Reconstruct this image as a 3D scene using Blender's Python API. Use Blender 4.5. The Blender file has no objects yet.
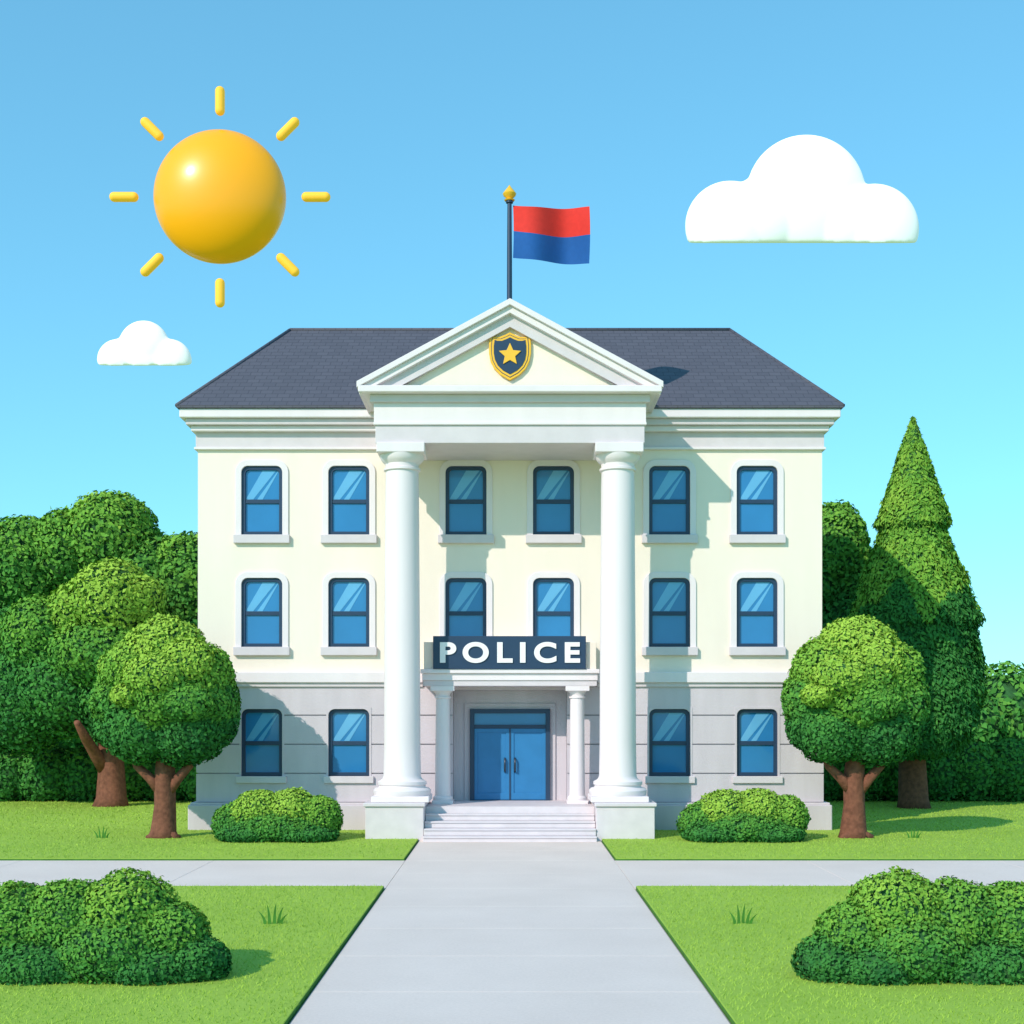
import bpy, bmesh, math, random
import numpy as np
from mathutils import Vector
random.seed(7); rng=np.random.default_rng(7)
scene=bpy.context.scene
CD=40.0; CH=3.5; F=1360.0; HX=510.0; HY=713.0
def PX(px,y=0.0): return (px-HX)*(CD+y)/F
def PZ(py,y=0.0): return CH+(HY-py)*(CD+y)/F
def PL(n,y=0.0): return n*(CD+y)/F

# ------------------------------------------------------------ materials
def mat(name,col,rough=0.7,noise=0.06,nscale=3.0,bump=0.0,bscale=40.0,spec=0.3,coat=0.0,metal=0.0,emit=None,streak=False):
    m=bpy.data.materials.new(name); m.use_nodes=True
    nt=m.node_tree; b=nt.nodes['Principled BSDF']
    b.inputs['Roughness'].default_value=rough; b.inputs['Metallic'].default_value=metal
    b.inputs['Specular IOR Level'].default_value=spec
    b.inputs['Coat Weight'].default_value=coat; b.inputs['Coat Roughness'].default_value=0.22
    tc=nt.nodes.new('ShaderNodeTexCoord')
    if noise>0:
        n=nt.nodes.new('ShaderNodeTexNoise'); n.inputs['Scale'].default_value=nscale; n.inputs['Detail'].default_value=6
        if streak:
            mp=nt.nodes.new('ShaderNodeMapping'); mp.inputs['Scale'].default_value=(1,1,0.18)
            nt.links.new(tc.outputs['Object'],mp.inputs['Vector']); nt.links.new(mp.outputs[0],n.inputs['Vector'])
        else: nt.links.new(tc.outputs['Object'],n.inputs['Vector'])
        r=nt.nodes.new('ShaderNodeMapRange'); r.inputs['From Min'].default_value=0.3; r.inputs['From Max'].default_value=0.7
        r.inputs['To Min'].default_value=1-noise; r.inputs['To Max'].default_value=1+noise
        nt.links.new(n.outputs['Fac'],r.inputs['Value'])
        mx=nt.nodes.new('ShaderNodeVectorMath'); mx.operation='SCALE'; mx.inputs[0].default_value=col
        nt.links.new(r.outputs[0],mx.inputs['Scale']); nt.links.new(mx.outputs[0],b.inputs['Base Color'])
    else: b.inputs['Base Color'].default_value=(*col,1)
    if bump>0:
        n2=nt.nodes.new('ShaderNodeTexNoise'); n2.inputs['Scale'].default_value=bscale; n2.inputs['Detail'].default_value=5
        nt.links.new(tc.outputs['Object'],n2.inputs['Vector'])
        bp=nt.nodes.new('ShaderNodeBump'); bp.inputs['Strength'].default_value=bump; bp.inputs['Distance'].default_value=0.02
        nt.links.new(n2.outputs['Fac'],bp.inputs['Height']); nt.links.new(bp.outputs[0],b.inputs['Normal'])
    if emit:
        b.inputs['Emission Color'].default_value=(*emit[0],1); b.inputs['Emission Strength'].default_value=emit[1]
    return m
def leafmat(name):
    m=bpy.data.materials.new(name); m.use_nodes=True; nt=m.node_tree
    nt.nodes.remove(nt.nodes['Principled BSDF'])
    a=nt.nodes.new('ShaderNodeAttribute'); a.attribute_name='lc'
    t=nt.nodes.new('ShaderNodeBsdfDiffuse'); nt.links.new(a.outputs['Color'],t.inputs['Color'])
    nt.links.new(t.outputs[0],nt.nodes['Material Output'].inputs['Surface']); return m
M={}
M['cream']=mat('cream_stucco',(0.90,0.775,0.665),0.85,0.025,1.2,0.25,60,streak=True)
M['white']=mat('white_painted_stone',(0.82,0.725,0.735),0.6,0.03,2.0,0.12,50,streak=True)
M['trim']=mat('pale_grey_trim',(0.68,0.60,0.62),0.65,0.04,2.5,0.12,50)
M['grey']=mat('grey_ashlar',(0.62,0.545,0.58),0.8,0.06,2.2,0.35,30,streak=True)
M['joint']=mat('ashlar_joint',(0.42,0.38,0.41),0.9,0.05)
M['step']=mat('step_stone',(0.70,0.62,0.635),0.75,0.05,3,0.25,40)
M['navy']=mat('navy_paint',(0.022,0.048,0.10),0.4,0.05,4,spec=0.4)
M['door']=mat('door_blue_paint',(0.03,0.19,0.42),0.35,0.05,3,spec=0.4)
M['glass']=mat('blue_window_glass',(0.03,0.20,0.45),0.06,0.08,0.7,spec=0.6)
M['refl']=mat('painted_reflection',(0.13,0.40,0.66),0.08,0.05,0.7,spec=0.6)  # lighter blue painted as a reflection on the panes
M['gold']=mat('gold',(0.95,0.50,0.03),0.4,0.04,4,metal=0.0,spec=0.5)
M['red']=mat('flag_red_cloth',(0.75,0.04,0.03),0.85,0.05,8)
M['blue']=mat('flag_blue_cloth',(0.015,0.10,0.34),0.85,0.05,8)
M['signw']=mat('white_letter_paint',(0.88,0.82,0.82),0.5,0.02)
M['bark']=mat('bark',(0.19,0.072,0.042),0.9,0.3,7,0.8,18)
M['steel']=mat('door_handle_steel',(0.05,0.07,0.1),0.3,0,metal=0.5)
M['soil']=mat('lawn_edge_turf',(0.08,0.22,0.03),0.95,0.2,9,0.5,30)
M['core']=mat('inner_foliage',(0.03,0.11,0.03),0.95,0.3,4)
M['sun']=mat('sun_yellow',(1.0,0.40,0.003),0.4,0,spec=0.3,coat=0.35,emit=((1,0.40,0.0),0.16))
M['ray']=mat('sun_ray_yellow',(1.0,0.52,0.05),0.6,0,emit=((1,0.5,0.02),0.3))
M['cloud']=mat('cloud_white',(0.95,0.91,0.91),1.0,0.01,0.2,spec=0,emit=((1,1,1),0.2))  # slight glow added so the shaded side of the clouds stays white
M['leaf']=leafmat('leaves'); M['grass']=leafmat('grass_blades')
m=mat('roof_slate',(0.1,0.1,0.15),0.75,0.0); nt=m.node_tree; b=nt.nodes['Principled BSDF']
tc=nt.nodes.new('ShaderNodeTexCoord'); br=nt.nodes.new('ShaderNodeTexBrick')
sep=nt.nodes.new('ShaderNodeSeparateXYZ'); com=nt.nodes.new('ShaderNodeCombineXYZ')
nt.links.new(tc.outputs['Object'],sep.inputs[0]); nt.links.new(sep.outputs['X'],com.inputs['X'])
nt.links.new(sep.outputs['Z'],com.inputs['Y']); nt.links.new(com.outputs[0],br.inputs['Vector'])
br.inputs['Scale'].default_value=1; br.inputs['Brick Width'].default_value=0.36; br.inputs['Row Height'].default_value=0.17
br.inputs['Mortar Size'].default_value=0.012; br.inputs['Mortar Smooth'].default_value=0.3
br.inputs['Color1'].default_value=(0.108,0.104,0.130,1); br.inputs['Color2'].default_value=(0.094,0.091,0.115,1); br.inputs['Mortar'].default_value=(0.066,0.064,0.082,1)
nt.links.new(br.outputs['Color'],b.inputs['Base Color'])
bp=nt.nodes.new('ShaderNodeBump'); bp.inputs['Strength'].default_value=0.35; bp.inputs['Distance'].default_value=0.02; bp.invert=True
nt.links.new(br.outputs['Fac'],bp.inputs['Height']); nt.links.new(bp.outputs[0],b.inputs['Normal']); M['slate']=m
def ground_mat(name,c1,c2,s1,s2,bump,bs):
    m=bpy.data.materials.new(name); m.use_nodes=True; nt=m.node_tree; b=nt.nodes['Principled BSDF']
    b.inputs['Roughness'].default_value=0.9; b.inputs['Specular IOR Level'].default_value=0.15
    tc=nt.nodes.new('ShaderNodeTexCoord')
    a=nt.nodes.new('ShaderNodeTexNoise'); a.inputs['Scale'].default_value=s1; a.inputs['Detail'].default_value=4
    c=nt.nodes.new('ShaderNodeTexNoise'); c.inputs['Scale'].default_value=s2; c.inputs['Detail'].default_value=6
    for q in (a,c): nt.links.new(tc.outputs['Object'],q.inputs['Vector'])
    ad=nt.nodes.new('ShaderNodeMath'); ad.operation='ADD'; nt.links.new(a.outputs['Fac'],ad.inputs[0]); nt.links.new(c.outputs['Fac'],ad.inputs[1])
    r=nt.nodes.new('ShaderNodeMapRange'); r.inputs['From Min'].default_value=0.7; r.inputs['From Max'].default_value=1.3
    nt.links.new(ad.outputs[0],r.inputs['Value'])
    mx=nt.nodes.new('ShaderNodeMix'); mx.data_type='RGBA'; mx.inputs[6].default_value=(*c1,1); mx.inputs[7].default_value=(*c2,1)
    nt.links.new(r.outputs[0],mx.inputs[0]); nt.links.new(mx.outputs[2],b.inputs['Base Color'])
    bp=nt.nodes.new('ShaderNodeBump'); bp.inputs['Strength'].default_value=bump; bp.inputs['Distance'].default_value=0.02
    nn=nt.nodes.new('ShaderNodeTexNoise'); nn.inputs['Scale'].default_value=bs; nt.links.new(tc.outputs['Object'],nn.inputs['Vector'])
    nt.links.new(nn.outputs['Fac'],bp.inputs['Height']); nt.links.new(bp.outputs[0],b.inputs['Normal']); return m
M['concrete']=ground_mat('path_concrete',(0.74,0.61,0.55),(0.83,0.69,0.625),0.5,25,0.25,90)
M['pjoint']=mat('path_joint',(0.44,0.38,0.36),0.9,0.05)
M['lawn']=ground_mat('lawn_turf',(0.31,0.46,0.06),(0.38,0.54,0.08),0.35,18,0.5,60)
M['meadow']=ground_mat('meadow',(0.18,0.34,0.05),(0.24,0.42,0.06),0.1,8,0.5,30)

# ------------------------------------------------------------ helpers
def link(o,parent=None):
    scene.collection.objects.link(o)
    if parent: o.parent=parent
    return o
def empty(name):
    e=bpy.data.objects.new(name,None); e.empty_display_size=0.3; return link(e)
def meshobj(name,v,f,mt,parent=None,smooth=False,bevel=0):
    me=bpy.data.meshes.new(name); me.from_pydata([tuple(p) for p in v],[],f); me.materials.append(mt)
    bm=bmesh.new(); bm.from_mesh(me); bmesh.ops.recalc_face_normals(bm,faces=bm.faces); bm.to_mesh(me); bm.free()
    if smooth:
        me.shade_smooth()
    o=bpy.data.objects.new(name,me); link(o,parent)
    if bevel>0:
        md=o.modifiers.new('b','BEVEL'); md.width=bevel; md.segments=2; md.limit_method='ANGLE'; md.angle_limit=0.6
    return o
def box(name,x0,x1,y0,y1,z0,z1,mt,parent=None,bevel=0.012):
    v=[(x,y,z) for x in (x0,x1) for y in (y0,y1) for z in (z0,z1)]
    f=[(0,1,3,2),(4,6,7,5),(0,4,5,1),(2,3,7,6),(0,2,6,4),(1,5,7,3)]
    return meshobj(name,v,f,mt,parent,bevel=bevel)
def prism(name,pts,y0,y1,mt,parent=None,bevel=0.0):
    n=len(pts); v=[(p[0],y0,p[1]) for p in pts]+[(p[0],y1,p[1]) for p in pts]
    f=[tuple(range(n)),tuple(range(2*n-1,n-1,-1))]+[(i,(i+1)%n,n+(i+1)%n,n+i) for i in range(n)]
    return meshobj(name,v,f,mt,parent,bevel=bevel)
def ring(name,outer,inner,y0,y1,mt,parent=None,bevel=0.0):
    n=len(outer); v=[(p[0],y0,p[1]) for p in outer]+[(p[0],y0,p[1]) for p in inner]+[(p[0],y1,p[1]) for p in outer]+[(p[0],y1,p[1]) for p in inner]
    f=[]
    for i in range(n):
        j=(i+1)%n
        f+=[(i,j,n+j,n+i),(2*n+i,3*n+i,3*n+j,2*n+j),(i,2*n+i,2*n+j,j),(n+i,n+j,3*n+j,3*n+i)]
    return meshobj(name,v,f,mt,parent,bevel=bevel)
def rtop(cx,w,z0,z1,r,k=6):
    p=[(cx-w/2,z0),(cx+w/2,z0)]
    for i in range(k+1):
        a=math.pi/2*i/k; p.append((cx+w/2-r+r*math.cos(a),z1-r+r*math.sin(a)))
    for i in range(k+1):
        a=math.pi/2+math.pi/2*i/k; p.append((cx-w/2+r+r*math.cos(a),z1-r+r*math.sin(a)))
    return p
def lathe(name,prof,cx,cy,mt,parent=None,seg=48,smooth=True):
    v=[];f=[];n=len(prof)
    for (r,z) in prof:
        for s in range(seg):
            a=2*math.pi*s/seg; v.append((cx+r*math.cos(a),cy+r*math.sin(a),z))
    for i in range(n-1):
        for s in range(seg):
            t=(s+1)%seg; f.append((i*seg+s,i*seg+t,(i+1)*seg+t,(i+1)*seg+s))
    f.append(tuple(range(seg))[::-1]); f.append(tuple((n-1)*seg+s for s in range(seg)))
    o=meshobj(name,v,f,mt,parent)
    o.data.shade_smooth()
    md=o.modifiers.new('e','EDGE_SPLIT'); md.split_angle=math.radians(38)
    return o
def panel(name,x0,x1,z0,z1,holes,yf,yb,mt,parent):
    xs=sorted({x0,x1}|{min(max(h[i],x0),x1) for h in holes for i in (0,1)})
    zs=sorted({z0,z1}|{min(max(h[i],z0),z1) for h in holes for i in (2,3)})
    nx,nz=len(xs)-1,len(zs)-1
    def solid(i,j):
        if i<0 or j<0 or i>=nx or j>=nz: return False
        cx=(xs[i]+xs[i+1])/2; cz=(zs[j]+zs[j+1])/2
        return not any(h[0]<cx<h[1] and h[2]<cz<h[3] for h in holes)
    v=[];f=[];idx={}
    def V(i,j,b):
        if (i,j,b) not in idx: idx[(i,j,b)]=len(v); v.append((xs[i],yb if b else yf,zs[j]))
        return idx[(i,j,b)]
    for i in range(nx):
        for j in range(nz):
            if not solid(i,j): continue
            f.append((V(i,j,0),V(i+1,j,0),V(i+1,j+1,0),V(i,j+1,0)))
            f.append((V(i,j,1),V(i,j+1,1),V(i+1,j+1,1),V(i+1,j,1)))
            for (di,dj,a,b) in ((-1,0,(i,j+1),(i,j)),(1,0,(i+1,j),(i+1,j+1)),(0,-1,(i,j),(i+1,j)),(0,1,(i+1,j+1),(i,j+1))):
                if not solid(i+di,j+dj): f.append((V(*a,0),V(*a,1),V(*b,1),V(*b,0)))
    return meshobj(name,v,f,mt,parent)
def tube(v,f,pts,rad,seg=10,wob=0.08):
    base=len(v); n=len(pts)
    for k in range(n):
        p=Vector(pts[k]); d=(Vector(pts[min(k+1,n-1)])-Vector(pts[max(k-1,0)])).normalized()
        u=d.cross(Vector((0.13,1,0.07))).normalized(); w=d.cross(u)
        for s in range(seg):
            a=2*math.pi*s/seg; r=rad[k]*(1+wob*math.sin(3*a+k)); v.append(tuple(p+u*(r*math.cos(a))+w*(r*math.sin(a))))
    for k in range(n-1):
        for s in range(seg):
            t=(s+1)%seg; f.append((base+k*seg+s,base+k*seg+t,base+(k+1)*seg+t,base+(k+1)*seg+s))
    f.append(tuple(base+s for s in range(seg))[::-1]); f.append(tuple(base+(n-1)*seg+s for s in range(seg)))

# ------------------------------------------------------------ foliage
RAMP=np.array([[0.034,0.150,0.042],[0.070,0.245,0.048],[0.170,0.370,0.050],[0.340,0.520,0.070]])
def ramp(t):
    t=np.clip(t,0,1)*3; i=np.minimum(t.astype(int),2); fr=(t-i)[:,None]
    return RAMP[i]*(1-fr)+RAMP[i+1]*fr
def cards(name,P,N,size,asp,col,mt,parent,droop=None):
    n=len(P)
    R=rng.normal(size=(n,3)); 
    if droop is not None: R=R*0.5+droop
    U=R-(R*N).sum(1)[:,None]*N; U/=np.linalg.norm(U,axis=1)[:,None]+1e-9
    W=np.cross(N,U); L=size*rng.uniform(0.65,1.3,n)
    a=L[:,None]/2*U; b=(L*asp)[:,None]/2*W; bend=N*(L*0.12)[:,None]
    V=np.stack([P-a-bend,P+b*1.0,P+a-bend,P-b*1.0],1).reshape(-1,3)
    me=bpy.data.meshes.new(name); me.vertices.add(4*n); me.vertices.foreach_set('co',V.ravel())
    me.loops.add(4*n); me.loops.foreach_set('vertex_index',np.arange(4*n,dtype=np.int32))
    me.polygons.add(n); me.polygons.foreach_set('loop_start',np.arange(0,4*n,4,dtype=np.int32))
    me.polygons.foreach_set('loop_total',np.full(n,4,dtype=np.int32)); me.update(calc_edges=True)
    at=me.attributes.new('lc','FLOAT_COLOR','POINT'); c=np.ones((4*n,4)); c[:,:3]=np.repeat(col,4,axis=0); at.data.foreach_set('color',c.ravel())
    me.materials.append(mt); o=bpy.data.objects.new(name,me); return link(o,parent)
def clump(P,s,ph=0.0):
    x,y,z=P[:,0]*s+ph,P[:,1]*s-ph,P[:,2]*s+2*ph
    return (np.sin(x*1.7+np.sin(y*1.3+z)*1.2)+np.sin(y*2.1+np.sin(z*1.9+x)*1.1)+np.sin(z*2.3+np.sin(x*1.5-y)*1.3))/3
def foliage(parent,lobes,leaf=0.14,dens=260,jitter=0.42,cfreq=2.4,rough=0.10,zmin=0.02,core=0.86):
    PP=[];NN=[];TT=[]
    L=np.array([l[:7] for l in lobes],float)
    for k,l in enumerate(L):
        c=l[:3]; r=l[3:6]; area=4*math.pi*((r[0]*r[1])**1.6/3+(r[0]*r[2])**1.6/3+(r[1]*r[2])**1.6/3)**(1/1.6)
        n=int(area*dens); D=rng.normal(size=(n,3)); D/=np.linalg.norm(D,axis=1)[:,None]
        ph=k*1.37
        cn=clump(c+D*r,cfreq,ph); 
        rad=1+rough*cn+rng.normal(0,0.03,n)-np.abs(rng.normal(0,0.05,n))
        P=c+D*r*rad[:,None]; Nn=D/r; Nn/=np.linalg.norm(Nn,axis=1)[:,None]
        keep=P[:,2]>zmin
        for q,l2 in enumerate(L):
            if q==k: continue
            keep&=(((P-l2[:3])/l2[3:6])**2).sum(1)>0.72
        P=P[keep];Nn=Nn[keep];cn=cn[keep]
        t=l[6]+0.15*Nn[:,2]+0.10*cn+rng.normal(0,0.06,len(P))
        PP.append(P);NN.append(Nn);TT.append(t)
    P=np.concatenate(PP);N=np.concatenate(NN);t=np.concatenate(TT)
    N=N+rng.normal(size=N.shape)*jitter; N/=np.linalg.norm(N,axis=1)[:,None]
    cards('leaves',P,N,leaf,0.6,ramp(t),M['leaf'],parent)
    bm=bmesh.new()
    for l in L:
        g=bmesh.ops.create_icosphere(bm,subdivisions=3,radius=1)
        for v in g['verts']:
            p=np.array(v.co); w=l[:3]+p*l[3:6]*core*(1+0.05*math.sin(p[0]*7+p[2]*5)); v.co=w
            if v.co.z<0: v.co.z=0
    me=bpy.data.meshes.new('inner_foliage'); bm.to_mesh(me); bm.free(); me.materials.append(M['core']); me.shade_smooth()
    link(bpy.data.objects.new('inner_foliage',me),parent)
def lob(px,py,rx,rz,y,ry,t):
    return (PX(px,y),y,PZ(py,y),PL(rx,y),ry,PL(rz,y),t)

# ------------------------------------------------------------ ground, lawns, paths
meshobj('ground',[(-1500,-200,0),(1500,-200,0),(1500,2500,0),(-1500,2500,0)],[(0,1,2,3)],M['meadow'])
PW=2.46; Y1=-8.05; Y2=-13.1
fp=empty('footpath')
box('path_bed',-PW-0.02,PW+0.02,-60,-1.0,0.004,0.012,M['pjoint'],fp,0)
box('cross_path_bed_w',-70,-PW-0.02,Y2,Y1,0.004,0.012,M['pjoint'],fp,0)
box('cross_path_bed_e',PW+0.02,70,Y2,Y1,0.004,0.012,M['pjoint'],fp,0)
g=0.004
ys=[-1.0,-3.4,-5.7,Y1,-10.575,Y2]+[Y2-2.5*i for i in range(1,16)]
for a,b_ in zip(ys[:-1],ys[1:]):
    box('slab',-PW+g,PW-g,b_+g,a-g,0.008,0.035,M['concrete'],fp,0.006)
for s in (-1,1):
    for i in range(14):
        x0=PW+i*4.5; x1=x0+4.5
        box('slab',min(s*x0,s*x1)+g,max(s*x0,s*x1)-g,Y2+g,Y1-g,0.008,0.035,M['concrete'],fp,0.006)
LZ=0.085
lawns=[]
for s in (-1,1):
    for (ya,yb) in ((Y1+0.02,16),(-60,Y2-0.02)):
        e=empty('lawn'); x0,x1=sorted((s*(PW+0.03),s*70)); lawns.append((e,x0,x1,ya,yb))
        box('turf_edge',x0,x1,ya,yb,0.002,LZ-0.02,M['soil'],e,0)
        box('turf',x0+0.0,x1,ya,yb,LZ-0.018,LZ,M['lawn'],e,0.01)
def blades(e,xa,xb,y0,y1,dens,h,w,cut=None):
    x0,x1=min(xa,xb),max(xa,xb)
    n=int(abs(x1-x0)*abs(y1-y0)*dens); x=rng.uniform(x0,x1,n); y=rng.uniform(y0,y1,n)
    if cut:
        k=~((np.abs(x)<cut[0])&(y>cut[1])); x=x[k];y=y[k]; n=len(x)
    a=rng.uniform(0,math.pi,n); hh=h*rng.uniform(0.6,1.4,n); dx=np.cos(a)*w/2; dy=np.sin(a)*w/2
    B=np.stack([x,y,np.full(n,LZ-0.005)],1); lean=rng.normal(0,0.6,(n,2))*hh[:,None]
    V=np.stack([B+np.stack([dx,dy,0*dx],1),B-np.stack([dx,dy,0*dx],1),B+np.stack([lean[:,0],lean[:,1],hh],1)],1).reshape(-1,3)
    me=bpy.data.meshes.new('grass_blades'); me.vertices.add(3*n); me.vertices.foreach_set('co',V.ravel())
    me.loops.add(3*n); me.loops.foreach_set('vertex_index',np.arange(3*n,dtype=np.int32))
    me.polygons.add(n); me.polygons.foreach_set('loop_start',np.arange(0,3*n,3,dtype=np.int32)); me.polygons.foreach_set('loop_total',np.full(n,3,dtype=np.int32)); me.update(calc_edges=True)
    t=0.5+0.5*clump(B,0.5)+rng.normal(0,0.2,n); t=np.clip(t,0,1)[:,None]
    col=np.array([0.30,0.45,0.06])*(1-t)+np.array([0.40,0.56,0.085])*t
    at=me.attributes.new('lc','FLOAT_COLOR','POINT'); c=np.ones((3*n,4)); c[:,:3]=np.repeat(col,3,axis=0); at.data.foreach_set('color',c.ravel())
    me.materials.append(M['grass']); link(bpy.data.objects.new('grass_blades',me),e)
for (e,x0,x1,ya,yb) in lawns:
    s=1 if x0>0 else -1
    if ya<-20:
        blades(e,s*2.5,s*10,-25.5,Y2-0.03,300,0.04,0.014)
        blades(e,s*10,s*16,-20,Y2-0.03,180,0.04,0.016)
    else:
        blades(e,s*2.5,s*16,Y1+0.03,0,140,0.04,0.02,cut=(9.45,-0.3))
        blades(e,s*9.5,s*24,0,15.9,50,0.05,0.035)
M['tuft']=mat('tuft_green',(0.08,0.26,0.035),0.8,0.15,6)
def tuft(px,py):
    d=4760/(py-713); y=d-40; x=PX(px,y); e=empty('grass_tuft'); v=[];f=[]
    for i,(dx,h,ln) in enumerate(((-0.15,0.17,-0.10),(-0.06,0.25,-0.03),(0.03,0.26,0.03),(0.11,0.22,0.08),(0.17,0.14,0.12))):
        k=len(v); w=0.024; yy=y+random.uniform(-0.05,0.05)
        for j in range(5):
            t=j/4; cx=x+dx*0.8+ln*t*t; ww=w*(1-t**2)+0.002
            v+=[(cx-ww,yy-0.03*t,LZ+h*t*1.25),(cx+ww,yy+0.01-0.03*t,LZ+h*t*1.25)]
        for j in range(4): f.append((k+2*j,k+2*j+1,k+2*j+3,k+2*j+2))
    meshobj('blades',v,f,M['tuft'],e)
for p in ((102,841),(913,841),(273,929),(742,929)): tuft(*p)

# ------------------------------------------------------------ police station
ps=empty('police_station')
HW=9.18
zg0=PZ(803,-0.3); zs1=PZ(672,-0.2); zs0=PZ(686,-0.2); ztop=PZ(450,0)
wx=[PX(262),PX(349),PX(466),PX(553.5),PX(669.5),PX(757)]
W=PL(41)
rows=[(PZ(535),PZ(466)),(PZ(647),PZ(578)),(PZ(776),PZ(709))]
wins=[(x,r,ri) for ri,r in enumerate(rows) for i,x in enumerate(wx) if not (ri==2 and i in (2,3))]
holes=[(x-W/2-0.03,x+W/2+0.03,r[0]-0.02,r[1]+0.03) for x,r,ri in wins]
RX=PL(57); RZ=PZ(690)
holes.append((-RX,RX,0.5,RZ))
zmid=(zs0+zs1)/2
panel('upper_wall',-HW,HW,zmid,12.2,holes,0,0.6,M['cream'],ps)
panel('ground_floor_wall',-HW,HW,0.3,zmid-0.002,holes,0.0,0.6,M['joint'],ps)
box('main_body',-HW,HW,0.602,10,0.3,12.2,M['cream'],ps)
box('recess_back_wall',-RX-0.05,RX+0.05,0.55,0.598,0.5,RZ+0.05,M['grey'],ps,0)
nc=4; ch=(zs0-zg0)/nc
for i in range(nc):
    z0=zg0+i*ch+0.018; z1=zg0+(i+1)*ch-0.018
    panel('stone_course',-HW-0.03,HW+0.03,z0,z1,holes,-0.05,-0.001,M['grey'],ps)
    for s in (-1,1): box('side_course',min(s*(HW+0.001),s*(HW+0.05)),max(s*(HW+0.001),s*(HW+0.05)),-0.0,10.03,z0,z1,M['grey'],ps,0)
box('plinth',-9.41,9.41,-0.3,10.3,0.0,zg0-0.06,M['grey'],ps,0.03)
box('plinth_cap',-9.36,9.36,-0.22,10.2,zg0-0.06,zg0,M['trim'],ps,0.01)
for a,b_ in ((-9.34,-2.56),(2.56,9.34)):
    box('string_course',a,b_,-0.20,0.0-0.001,zs0+0.10,zs1,M['white'],ps,0.02)
    box('string_course_bed',a,b_,-0.12,-0.001,zs0-0.02,zs0+0.1,M['trim'],ps,0.01)
for s in (-1,1):
    box('side_string_course',min(s*(HW+.002),s*9.34),max(s*(HW+.002),s*9.34),0,10.15,zs0,zs1,M['white'],ps,0.02)
box('frieze',-HW-0.05,HW+0.05,-0.06,10.06,ztop+0.07,11.74,M['trim'],ps,0.01)
box('frieze_band',-HW-0.09,HW+0.09,-0.11,10.1,ztop,ztop+0.07,M['white'],ps,0.01)
box('cornice_bed',-9.33,9.33,-0.26,10.26,11.74,11.9,M['white'],ps,0.03)
box('cornice_mid',-9.45,9.45,-0.40,10.4,11.9,12.08,M['trim'],ps,0.03)
box('cornice_top',-9.60,9.60,-0.55,10.55,12.08,12.34,M['white'],ps,0.03)
EX=9.66; ZE=12.345; ZR=16.17; RXh=7.28
meshobj('hip_roof',[(-EX,-0.62,ZE),(EX,-0.62,ZE),(EX,10.6,ZE),(-EX,10.6,ZE),(-EX,-0.62,ZE+.07),(EX,-0.62,ZE+.07),(EX,10.6,ZE+.07),(-EX,10.6,ZE+.07),(-RXh,5,ZR),(RXh,5,ZR)],
  [(0,1,2,3),(0,1,5,4),(1,2,6,5),(2,3,7,6),(3,0,4,7),(4,5,9,8),(6,7,8,9),(5,6,9),(7,4,8)],M['slate'],ps)
v=[];f=[]
tube(v,f,[(-RXh,5,ZR),(RXh,5,ZR)],[0.07,0.07],8)
for s in (-1,1): tube(v,f,[(s*EX,-0.6,ZE+.06),(s*RXh,5,ZR)],[0.06,0.06],8)
meshobj('ridge_tiles',v,f,M['slate'],ps,True)
def window(x,r,ri):
    e=bpy.data.objects.new('window',None); link(e,ps); z0,z1=r
    rr=0.19
    inn=rtop(x,W,z0,z1,rr)
    if ri<2:
        ring('surround',rtop(x,PL(53),z0,z1+PL(6),0.36),inn,-0.05,0.2,M['white'],e,0.008)
        box('sill',x-PL(28),x+PL(28),-0.14,0.2,z0-PL(8.5),z0-0.001,M['trim'],e,0.015)
    else:
        ring('surround',rtop(x,PL(45),z0,z1+PL(2),0.02),inn,-0.065,0.2,M['grey'],e,0.0)
        box('sill',x-PL(25),x+PL(25),-0.14,0.2,z0-PL(7),z0-0.001,M['trim'],e,0.015)
    t=PL(3.6)
    ring('frame',rtop(x,W+0.01,z0,z1+0.005,rr),rtop(x,W-2*t,z0+t,z1-t,rr-t*0.7),0.03,0.18,M['navy'],e,0.006)
    zm=z0+(z1-z0)*0.49
    box('meeting_rail',x-W/2+t,x+W/2-t,0.05,0.17,zm-t*0.55,zm+t*0.55,M['navy'],e,0.006)
    prism('glass',rtop(x,W-0.1,z0+0.05,z1-0.05,0.12),0.10,0.15,M['glass'],e)
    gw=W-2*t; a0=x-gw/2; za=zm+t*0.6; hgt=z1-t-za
    def refl_stripe(u0,u1,u2,u3):
        prism('reflection_stripe',[(a0+gw*u0,za),(a0+gw*u1,za),(a0+gw*u3,za+hgt*0.985),(a0+gw*u2,za+hgt*0.985)],0.094,0.098,M['refl'],e)  # thin strip drawing a diagonal reflection in its own colour
    refl_stripe(0.0,0.22,0.50,0.90)
    refl_stripe(0.34,0.50,0.965,0.99)
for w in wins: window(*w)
de=bpy.data.objects.new('entrance_door',None); link(de,ps); yd=0.55
dx=PL(40,yd); dz0=0.9; dz1=PZ(709,yd)
def rect(x0,x1,z0,z1): return [(x0,z0),(x1,z0),(x1,z1),(x0,z1)]
ring('door_frame',rect(-dx,dx,dz0,dz1),rect(-dx+.13,dx-.13,dz0+.02,dz1-.13),yd-0.16,yd,M['navy'],de,0.01)
tz=dz1-0.58
box('transom_rail',-dx+.13,dx-.13,yd-.14,yd,tz,tz+0.11,M['navy'],de,0.008)
box('transom_glass',-dx+.13,dx-.13,yd-.06,yd-.03,tz+.11,dz1-.13,M['glass'],de,0)
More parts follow.
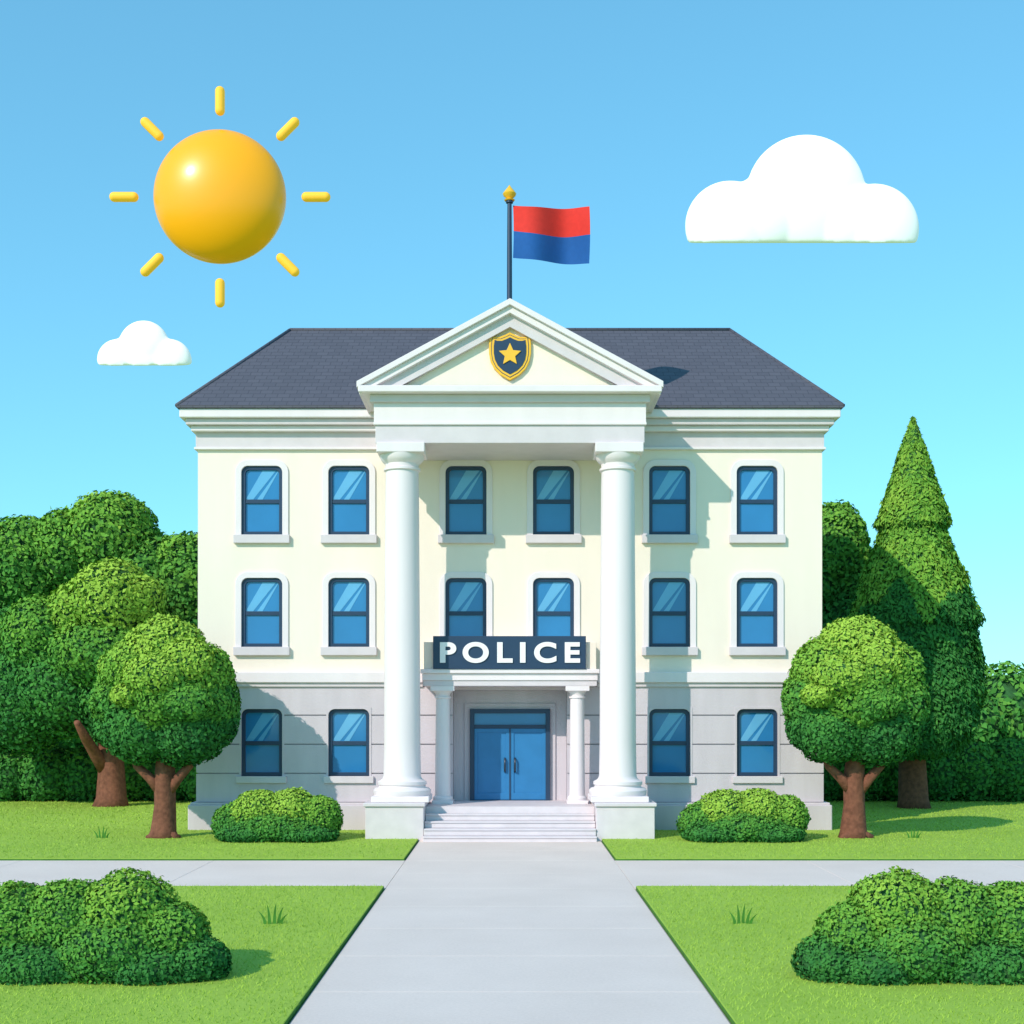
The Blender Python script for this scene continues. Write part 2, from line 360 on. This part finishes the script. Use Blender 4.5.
for s in (-1,1):
    x0,x1=sorted((s*0.015,s*(dx-.13)))
    zt=tz
    ring('door_leaf_stiles',rect(x0,x1,dz0+.02,zt),rect(x0+.10,x1-.10,dz0+.22,zt-.12),yd-.11,yd-.02,M['door'],de,0.008)
    box('door_leaf_panel',x0+.10,x1-.10,yd-.08,yd-.04,dz0+.22,zt-.12,M['door'],de,0)
    hx=s*0.15; v=[];f=[]
    tube(v,f,[(hx,yd-.11,1.75),(hx,yd-.19,1.78),(hx,yd-.19,2.12),(hx,yd-.11,2.15)],[0.03]*4,8); meshobj('door_handle',v,f,M['steel'],de,True)
box('meeting_strip',-0.022,0.022,yd-.13,yd-.02,dz0+.02,tz,M['navy'],de,0)
ring('architrave',rect(-dx-.16,dx+.16,dz0,dz1+.16),rect(-dx,dx,dz0-0.001,dz1),yd-.05,yd+0.03,M['grey'],de,0.01)
box('porch_floor',-2.34,2.34,-2.2,0.56,0.0,0.9,M['step'],ps,0.01)
for k in range(4):
    hw=2.34
    box('step_tread',-hw+0.002*k,hw-0.002*k,-3.45+0.31*k,-2.2-0.002,0.18*k-(0.0 if k==0 else 0.002),0.18*(k+1),M['step'],ps,0.02)
    box('step_nosing',-hw+0.002*k+0.004,hw-0.002*k-0.004,-3.45+0.31*k-0.03,-3.45+0.31*k-0.001,0.18*(k+1)-0.05,0.18*(k+1)-0.004,M['trim'],ps,0.01)
zb=1.06
for s in (-1,1):
    x0,x1=sorted((s*2.345,s*3.93))
    box('pedestal',x0,x1,-3.1,-0.31,0.0,zb-0.1,M['step'],ps,0.02)
    x0,x1=sorted((s*2.30,s*3.98))
    box('pedestal_cap',x0,x1,-3.16,-0.31,zb-0.1,zb,M['trim'],ps,0.02)
    cx=s*3.0; cy=-2.15
    box('column_plinth',cx-.79,cx+.79,cy-.79,cy+.79,zb,zb+0.16,M['white'],ps,0.02)
    zt=PZ(443,-2.6)
    lathe('column',[(0.78,zb+.16),(0.8,zb+.22),(0.8,zb+.30),(0.75,zb+.36),(0.66,zb+.38),(0.64,zb+.43),(0.68,zb+.46),(0.68,zb+.54),(0.6,zb+.58),(0.55,zb+.62),(0.52,zb+.7),
        (0.505,zb+1.6),(0.50,zb+3.2),(0.485,zb+5.5),(0.465,zt-1.2),(0.455,zt-.74),(0.455,zt-.72),(0.51,zt-.70),(0.51,zt-.64),(0.46,zt-.62),(0.47,zt-.52),(0.54,zt-.46),(0.6,zt-.38),(0.62,zt-.27)],cx,cy,M['white'],ps,64)
    box('abacus',cx-.66,cx+.66,cy-.62,cy+.66,zt-.27,zt-0.001,M['white'],ps,0.02)
    sx=s*1.93; sy=-0.9; zt2=PZ(686,-1.15)
    box('small_column_base',sx-.3,sx+.3,sy-.3,sy+.3,0.9,1.0,M['white'],ps,0.01)
    lathe('small_column',[(0.28,1.0),(0.29,1.05),(0.27,1.1),(0.23,1.13),(0.225,1.3),(0.21,3.0),(0.20,zt2-.35),(0.235,zt2-.34),(0.235,zt2-.30),(0.2,zt2-.29),(0.21,zt2-.22),(0.28,zt2-.14)],sx,sy,M['white'],ps,40)
    box('small_abacus',sx-.34,sx+.34,sy-.3,sy+.3,zt2-.14,zt2-.001,M['white'],ps,0.01)
zt2=PZ(686,-1.15)
box('porch_architrave',-2.48,2.48,-1.2,-0.002,zt2,zt2+.16,M['trim'],ps,0.01)
box('porch_frieze',-2.50,2.50,-1.24,-0.002,zt2+.16,zt2+.36,M['white'],ps,0.01)
box('porch_cornice',-2.55,2.55,-1.32,-0.002,zt2+.36,zt2+.48,M['white'],ps,0.015)
box('porch_parapet',-2.46,2.46,-1.2,-0.002,zt2+.48,PZ(642,-1.2),M['cream'],ps,0.01)
ye=-2.62
za=PZ(443,ye); zb2=PZ(425,ye); zc=PZ(403,ye)
box('architrave',-3.70,3.70,ye,-0.002,za,zb2,M['trim'],ps,0.012)
box('architrave_fillet',-3.75,3.75,ye-0.06,-0.002,zb2,zb2+.07,M['white'],ps,0.008)
box('portico_frieze',-3.74,3.74,ye-0.02,-0.002,zb2+.07,zc,M['white'],ps,0.01)
box('bed_mould',-3.84,3.84,ye-0.14,0.4,zc,PZ(394,ye-.14),M['trim'],ps,0.02)
zp0=PZ(394,ye-.14)
yo=-3.05
zh=PZ(385,yo)
box('horizontal_cornice',-4.13,4.13,yo,0.4,zp0,zh,M['white'],ps,0.02)
zA=PZ(298,yo); zE=PZ(381,yo); hw=PL(153.5,yo); sl=(zA-zE)/hw
def rake(name,off,t,y0,y1,mt,hwid,bev=0.012):
    zt_=zA-off; ze_=zt_-sl*hwid
    pts=[(-hwid,ze_),(0,zt_),(hwid,ze_),(hwid,ze_-t),(0,zt_-t),(-hwid,ze_-t)]
    return prism(name,pts,y0,y1,mt,ps,bev)
rake('raking_cornice_top',0,0.17,yo,3.0,M['white'],hw)
rake('raking_cornice',0.17,0.20,yo+0.10,2.9,M['white'],hw-0.06)
def tri(off): 
    zt_=zA-off; return [(-(zt_-zh)/sl,zh+0.001),((zt_-zh)/sl,zh+0.001),(0,zt_)]
ring('raking_bed_mould',tri(0.37),tri(0.37+0.34),-2.80,-2.4,M['trim'],ps,0)
prism('tympanum',tri(0.5),-2.62,2.4,M['cream'],ps)
meshobj('portico_roof',[(-hw+.02,-2.95,zE+.012+sl*.02),(0,-2.95,zA+.012),(hw-.02,-2.95,zE+.012+sl*.02),(-hw+.02,2.9,zE+.012+sl*.02),(0,2.9,zA+.012),(hw-.02,2.9,zE+.012+sl*.02)],[(0,1,4,3),(1,2,5,4)],M['slate'],ps)
# ------------------------------------------------------------ badge
bd=empty('police_badge')
def shield(s,cx,cz):
    P=[(0,1.0),(0.22,0.90),(0.50,0.80),(0.78,0.80),(0.95,0.86),(1.0,0.5),(1.0,0.1),(0.93,-0.25),(0.75,-0.58),(0.45,-0.85),(0,-1.08)]
    P=P+[(-x,z) for x,z in P[-2:0:-1]]
    return [(cx+x*s*0.60,cz+z*s*0.66) for x,z in P]
bx=PX(510,-2.7); bz=PZ(355.5,-2.7)
prism('gold_rim',shield(0.96,bx,bz),-2.72,-2.621,M['gold'],bd,0.012)
prism('navy_line',shield(0.86,bx,bz),-2.728,-2.70,M['navy'],bd,0)
prism('gold_line',shield(0.83,bx,bz),-2.732,-2.70,M['gold'],bd,0)
prism('navy_field',shield(0.74,bx,bz),-2.745,-2.70,M['navy'],bd,0.0)
st=[]
for i in range(10):
    r=0.32 if i%2==0 else 0.15; a=math.pi/2+i*math.pi/5; st.append((bx+r*math.cos(a),bz+0.01+r*math.sin(a)))
prism('gold_star',st,-2.775,-2.74,M['gold'],bd,0.006)
# ------------------------------------------------------------ sign
sg=empty('police_sign'); ysn=-1.36
box('board',PX(433,ysn),PX(586,ysn),ysn,-1.205,PZ(669,ysn),PZ(636,ysn),M['navy'],sg,0.01)
cu=bpy.data.curves.new('letters','FONT'); cu.body='POLICE'; cu.size=1; cu.extrude=0.02; cu.offset=0.036; cu.space_character=1.42
cu.align_x='CENTER'
to=bpy.data.objects.new('letters_tmp',cu); link(to); bpy.context.view_layer.update()
dg=bpy.context.evaluated_depsgraph_get(); me=bpy.data.meshes.new_from_object(to.evaluated_get(dg)); bpy.data.objects.remove(to)
vv=np.array([v.co[:] for v in me.vertices]); mn=vv.min(0); mxx=vv.max(0)
tw=PL(140,ysn); th=PL(21,ysn)
for v in me.vertices:
    u=(v.co.x-mn[0])/(mxx[0]-mn[0]); w_=(v.co.y-mn[1])/(mxx[1]-mn[1]); d=v.co.z
    v.co=(PX(440,ysn)+u*tw, ysn-0.02-d, PZ(663,ysn)+w_*th)
me.materials.clear(); me.materials.append(M['signw']); link(bpy.data.objects.new('letters',me),sg)
# ------------------------------------------------------------ flagpole
fpz=empty('flagpole'); yf=-2.2; fx=PX(509.5,yf)
lathe('pole',[(0.10,zA-0.4),(0.10,zA+0.08),(0.075,zA+0.1),(0.07,zA+1.5),(0.06,PZ(203,yf)),(0.10,PZ(203,yf)),(0.10,PZ(201,yf))],fx,yf,M['navy'],fpz,20)
z0=PZ(201,yf); z1=PZ(185,yf); h=z1-z0
lathe('finial',[(0.13,z0),(0.15,z0+.06*h),(0.08,z0+.14*h),(0.17,z0+.32*h),(0.19,z0+.45*h),(0.12,z0+.66*h),(0.05,z0+.85*h),(0.005,z1)],fx,yf,M['gold'],fpz,24)
nx,nz=40,24; v=[];f1=[];f2=[]
for i in range(nx+1):
    u=i/nx
    X=PX(513+76*u,yf); dy=0.36*math.sin(u*math.pi*2.1+0.2)*u**0.4
    wv=2.6*math.sin(u*math.pi*2.0)
    ztp=PZ(205+4*u+wv,yf); zbt=PZ(258+7*u+wv,yf)
    for j in range(nz+1):
        t=j/nz; v.append((X+0.02*math.sin(t*3),yf-dy-0.05*math.sin(t*4+u*5),zbt+(ztp-zbt)*t))
for i in range(nx):
    for j in range(nz):
        q=(i*(nz+1)+j,(i+1)*(nz+1)+j,(i+1)*(nz+1)+j+1,i*(nz+1)+j+1); (f1 if j>=nz//2 else f2).append(q)
me=bpy.data.meshes.new('flag'); me.from_pydata(v,[],f1+f2); me.materials.append(M['red']); me.materials.append(M['blue'])
for k,p in enumerate(me.polygons): p.material_index=0 if k<len(f1) else 1
me.shade_smooth(); link(bpy.data.objects.new('flag',me),fpz)

# ------------------------------------------------------------ sun & clouds
sn=empty('sun'); ySun=120; sc=PL(1,ySun)
sx,sz=PX(220,ySun),PZ(197,ySun)
bm=bmesh.new(); bmesh.ops.create_uvsphere(bm,u_segments=96,v_segments=48,radius=66*sc)
for v in bm.verts: v.co=Vector((sx+v.co.x,ySun+v.co.y*0.55,sz+v.co.z))
me=bpy.data.meshes.new('ball'); bm.to_mesh(me); bm.free(); me.materials.append(M['sun']); me.shade_smooth(); link(bpy.data.objects.new('ball',me),sn)
for i in range(8):
    a=i*math.pi/4; d=(math.cos(a),math.sin(a)); v=[];f=[]
    r0,r1,w=81.5,110.5,4.8
    P=[];R=[]
    for k in range(9):
        q=math.pi/2*k/8; P.append(r0+w-w*math.cos(q)); R.append(max(w*math.sin(q),0.05))
    for k in range(9):
        q=math.pi/2*k/8; P.append(r1-w+w*math.sin(q)); R.append(max(w*math.cos(q),0.05))
    tube(v,f,[(sx+d[0]*p*sc,ySun,sz+d[1]*p*sc) for p in P],[r*sc for r in R],16,0)
    meshobj('ray',v,f,M['ray'],sn,True)
def cloud(circs,base,y,dep):
    s=PL(1,y); bm=bmesh.new(); zb_=PZ(base,y)
    for (cx,cy,r,rr) in circs:
        gg=bmesh.ops.create_icosphere(bm,subdivisions=5,radius=1)
        for v in gg['verts']:
            p=v.co.copy(); x=PX(cx,y)+p.x*r*s; z=PZ(cy,y)+p.z*r*s; yy=y+p.y*dep*rr
            lim=zb_+(yy-y)*0.36
            if z<lim: z=lim
            v.co=(x,yy,z)
    me=bpy.data.meshes.new('cloud'); bm.to_mesh(me); bm.free(); me.materials.append(M['cloud'])
    o=bpy.data.objects.new('cloud',me); link(o)
    md=o.modifiers.new('r','REMESH'); md.mode='VOXEL'; md.voxel_size=s*1.6; md.use_smooth_shade=True
    sm=o.modifiers.new('s','SMOOTH'); sm.iterations=14; sm.factor=0.5
cloud([(806,195,60,1.0),(730,226,45,.95),(874,229,45,.95),(765,215,40,.95),(845,220,40,.95)],243,130,2.4)
cloud([(144,346,25.5,1.0),(118,360,21,.9),(170,361,22,.9),(143,358,25,.9)],365,130,1.6)

# ------------------------------------------------------------ trees and bushes
def trunk(e,limbs):
    v=[];f=[]
    for pts,rad in limbs: tube(v,f,pts,rad,12)
    meshobj('trunk',v,f,M['bark'],e,True)
def front_tree(cx):
    e=empty('deciduous_tree'); y=-2.6; k=PL(1,y)
    X=lambda p:PX(p,y); Z=lambda p:PZ(p,y); x=cx
    trunk(e,[([(X(x-1),y,0.03),(X(x-1),y,0.25),(X(x),y,Z(805)),(X(x-1),y,Z(780)),(X(x+1),y,Z(740)),(X(x),y,Z(690))],[16.5*k,13*k,10.5*k,10.5*k,8*k,4*k]),
        ([(X(x-1),y,Z(795)),(X(x-14),y-.05,Z(778)),(X(x-27),y-.1,Z(766)),(X(x-38),y-.1,Z(740))],[6*k,5*k,4*k,2*k]),
        ([(X(x+1),y,Z(795)),(X(x+14),y-.05,Z(778)),(X(x+25),y-.1,Z(766)),(X(x+38),y-.1,Z(740))],[6*k,5*k,4*k,2*k]),
        ([(X(x),y,Z(770)),(X(x+8),y+.2,Z(745)),(X(x+14),y+.4,Z(720))],[5*k,4*k,2*k]),
        ([(X(x-3),y-.1,0.14),(X(x-16),y-.25,0.04)],[8*k,4*k]),([(X(x+3),y-.1,0.14),(X(x+16),y-.2,0.04)],[8*k,4*k])])
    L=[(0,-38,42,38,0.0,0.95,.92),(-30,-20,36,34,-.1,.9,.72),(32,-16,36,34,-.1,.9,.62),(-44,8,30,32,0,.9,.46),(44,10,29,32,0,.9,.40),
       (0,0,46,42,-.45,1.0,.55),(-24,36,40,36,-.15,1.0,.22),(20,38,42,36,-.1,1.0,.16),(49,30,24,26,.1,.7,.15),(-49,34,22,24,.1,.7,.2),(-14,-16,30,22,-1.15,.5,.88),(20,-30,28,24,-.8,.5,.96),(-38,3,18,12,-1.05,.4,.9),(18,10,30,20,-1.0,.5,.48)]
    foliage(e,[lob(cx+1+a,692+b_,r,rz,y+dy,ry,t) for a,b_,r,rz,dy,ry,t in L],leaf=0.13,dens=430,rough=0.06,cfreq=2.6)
front_tree(165); front_tree(855)
def shrub(cx):
    e=empty('round_bush'); y=-3.2
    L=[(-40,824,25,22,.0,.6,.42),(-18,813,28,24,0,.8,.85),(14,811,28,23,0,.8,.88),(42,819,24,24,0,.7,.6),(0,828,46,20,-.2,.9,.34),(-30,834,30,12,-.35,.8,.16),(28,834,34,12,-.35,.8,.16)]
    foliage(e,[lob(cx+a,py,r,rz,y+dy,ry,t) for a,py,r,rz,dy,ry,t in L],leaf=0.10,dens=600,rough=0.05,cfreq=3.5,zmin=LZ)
shrub(277); shrub(743)
def fore_bush(L,y=-22.3):
    e=empty('foreground_bush')
    foliage(e,[lob(px,py,r,rz,y+dy,ry,t) for px,py,r,rz,dy,ry,t in L],leaf=0.066,dens=1200,rough=0.05,cfreq=5,zmin=LZ)
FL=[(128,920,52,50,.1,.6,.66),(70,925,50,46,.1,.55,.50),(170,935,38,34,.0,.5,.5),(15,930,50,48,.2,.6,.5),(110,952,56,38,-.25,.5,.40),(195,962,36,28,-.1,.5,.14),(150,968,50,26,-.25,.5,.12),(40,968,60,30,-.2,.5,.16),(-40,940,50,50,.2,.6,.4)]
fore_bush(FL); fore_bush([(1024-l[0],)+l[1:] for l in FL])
def btree(lobes,y,tr=None,leaf=0.18,dens=160):
    e=empty('deciduous_tree')
    foliage(e,[lob(px,py,r,rz,y+dy,ry,t) for px,py,r,rz,dy,ry,t in lobes],leaf=leaf,dens=dens,rough=0.05,cfreq=1.7)
    if tr: trunk(e,tr)
yb_=10.0; X=lambda p:PX(p,yb_); Z=lambda p:PZ(p,yb_); k=PL(1,yb_)
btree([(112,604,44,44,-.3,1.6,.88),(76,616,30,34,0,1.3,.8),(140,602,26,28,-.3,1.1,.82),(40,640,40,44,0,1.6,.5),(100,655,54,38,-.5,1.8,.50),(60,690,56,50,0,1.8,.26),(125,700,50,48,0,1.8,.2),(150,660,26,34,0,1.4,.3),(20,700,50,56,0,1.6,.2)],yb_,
 [([(X(112),yb_,0),(X(112),yb_,.4),(X(111),yb_,Z(770)),(X(108),yb_,Z(730)),(X(108),yb_,Z(690))],[19*k,15*k,13*k,11*k,6*k]),
  ([(X(108),yb_-.1,Z(770)),(X(100),yb_-.5,Z(754)),(X(96),yb_-1.2,Z(738)),(X(94),yb_-2.0,Z(722))],[8*k,6*k,5*k,3*k])])
yb2=14.0
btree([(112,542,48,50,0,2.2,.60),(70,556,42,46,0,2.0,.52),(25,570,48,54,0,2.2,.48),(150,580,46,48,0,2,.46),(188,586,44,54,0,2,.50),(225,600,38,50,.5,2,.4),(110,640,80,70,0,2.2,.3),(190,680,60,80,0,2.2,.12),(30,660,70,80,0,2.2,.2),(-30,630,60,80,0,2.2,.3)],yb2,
 [([(PX(170,yb2),yb2,0),(PX(170,yb2),yb2,3),(PX(165,yb2),yb2,6)],[.45,.36,.2]),([(PX(30,yb2),yb2,0),(PX(30,yb2),yb2,3),(PX(35,yb2),yb2,6)],[.45,.36,.2])],leaf=0.22,dens=120)
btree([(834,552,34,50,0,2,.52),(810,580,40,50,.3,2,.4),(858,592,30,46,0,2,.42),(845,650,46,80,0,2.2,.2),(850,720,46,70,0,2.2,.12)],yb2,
 [([(PX(850,yb2),yb2,0),(PX(850,yb2),yb2,3),(PX(848,yb2),yb2,6)],[.4,.32,.2])],leaf=0.22,dens=120)
# pine
e=empty('pine_tree'); y=9.0; k=PL(1,y); cx=PX(913,y)
prof=[(418,1),(445,12),(480,23),(505,31),(524,38),(530,32),(545,38),(575,50),(605,60),(622,67),(628,62),(660,66),(700,68),(730,60),(750,46),(758,20)]
pz=np.array([PZ(a,y) for a,b_ in prof]); pr=np.array([b_*k for a,b_ in prof])
n=42000; hs=rng.uniform(0,1,n); cum=np.concatenate([[0],np.cumsum(np.abs(np.diff(pz))*(pr[:-1]+pr[1:])/2)]); cum/=cum[-1]
zz=np.interp(hs,cum,pz); rr=np.interp(-zz,-pz,pr); th=rng.uniform(0,2*math.pi,n)
B=np.stack([np.cos(th)*2,np.sin(th)*2,zz],1); cn=clump(B,2.0)
rad=rr*(1+0.04*cn+rng.normal(0,.02,n)-np.abs(rng.normal(0,.06,n)))
P=np.stack([cx+np.cos(th)*rad,y+np.sin(th)*rad,zz],1); N=np.stack([np.cos(th),np.sin(th),np.full(n,0.5)],1)
dr=np.stack([np.cos(th)*.3,np.sin(th)*.3,np.full(n,-0.7)],1)
N=N+rng.normal(size=N.shape)*0.42; N/=np.linalg.norm(N,axis=1)[:,None]
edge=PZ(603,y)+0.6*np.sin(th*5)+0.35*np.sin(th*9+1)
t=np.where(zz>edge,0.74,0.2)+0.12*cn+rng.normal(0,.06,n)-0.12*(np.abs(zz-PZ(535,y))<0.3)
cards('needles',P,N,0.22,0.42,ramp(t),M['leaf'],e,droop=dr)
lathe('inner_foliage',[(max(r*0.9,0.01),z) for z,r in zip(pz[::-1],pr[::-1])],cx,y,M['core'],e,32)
v=[];f=[]; tube(v,f,[(cx+.03,y,0),(cx+.03,y,.4),(cx,y,PZ(755,y)),(cx,y,PZ(600,y))],[17*k,14.5*k,13*k,7*k],14); meshobj('trunk',v,f,M['bark'],e,True)
def hedge(x0,x1,y,h,t):
    e=empty('hedge'); L=[]; x=x0
    while x<x1:
        hh=h*random.uniform(0.85,1.12); L.append((x,y+random.uniform(-.3,.3),hh*0.5,1.25,1.2,hh*0.55,t+random.uniform(-.06,.08))); x+=1.5
    foliage(e,L,leaf=0.19,dens=130,rough=.06,cfreq=2,zmin=.02)
hedge(-27,-9.5,13,2.3,.26); hedge(10.5,27,13,2.3,.26)
e=empty('distant_trees'); L=[]
for i in range(60):
    x=-90+i*3.05; h=random.uniform(5.0,7.0); L.append((x,45+random.uniform(-3,3),h*.45,3,3,h*.55,.35+random.uniform(-.1,.15)))
foliage(e,L,leaf=0.5,dens=16,rough=.08,cfreq=.9)

# ------------------------------------------------------------ light, sky, camera
D=Vector((0.8,1.0,-0.84)).normalized(); el=math.asin(-D.z); az=math.atan2(-D.x,-D.y)
sd=bpy.data.lights.new('sunlight','SUN'); sd.energy=3.5; sd.angle=math.radians(0.5); sd.color=(1,0.91,0.82)
so=bpy.data.objects.new('sunlight',sd); so.rotation_euler=D.to_track_quat('-Z','Y').to_euler(); so.location=(-40,-50,40); link(so)
w=bpy.data.worlds.new('World'); scene.world=w; w.use_nodes=True; nt=w.node_tree
sk=nt.nodes.new('ShaderNodeTexSky'); sk.sky_type='NISHITA'; sk.sun_disc=False; sk.sun_elevation=el; sk.sun_rotation=az%(2*math.pi)
sk.air_density=1.0; sk.dust_density=0.3; sk.ozone_density=2.0; sk.altitude=0
gm=nt.nodes.new('ShaderNodeGamma'); gm.inputs['Gamma'].default_value=0.62
tint=nt.nodes.new('ShaderNodeVectorMath'); tint.operation='MULTIPLY'; tint.inputs[1].default_value=(1.0,2.25,2.60)
bg=nt.nodes['Background']; bg.inputs['Strength'].default_value=0.15
nt.links.new(sk.outputs[0],gm.inputs['Color']); nt.links.new(gm.outputs[0],tint.inputs[0]); nt.links.new(tint.outputs[0],bg.inputs['Color'])
cam=bpy.data.cameras.new('camera'); co=bpy.data.objects.new('camera',cam); link(co)
co.location=(0,-CD,CH); co.rotation_euler=(math.radians(90),0,0)
cam.sensor_width=36; cam.lens=F/1024*36; cam.shift_x=(512-HX)/1024; cam.shift_y=(HY-512)/1024; cam.clip_end=6000; cam.clip_start=0.1
scene.camera=co
scene.view_settings.view_transform='Standard'; scene.view_settings.look='None'; scene.view_settings.exposure=0
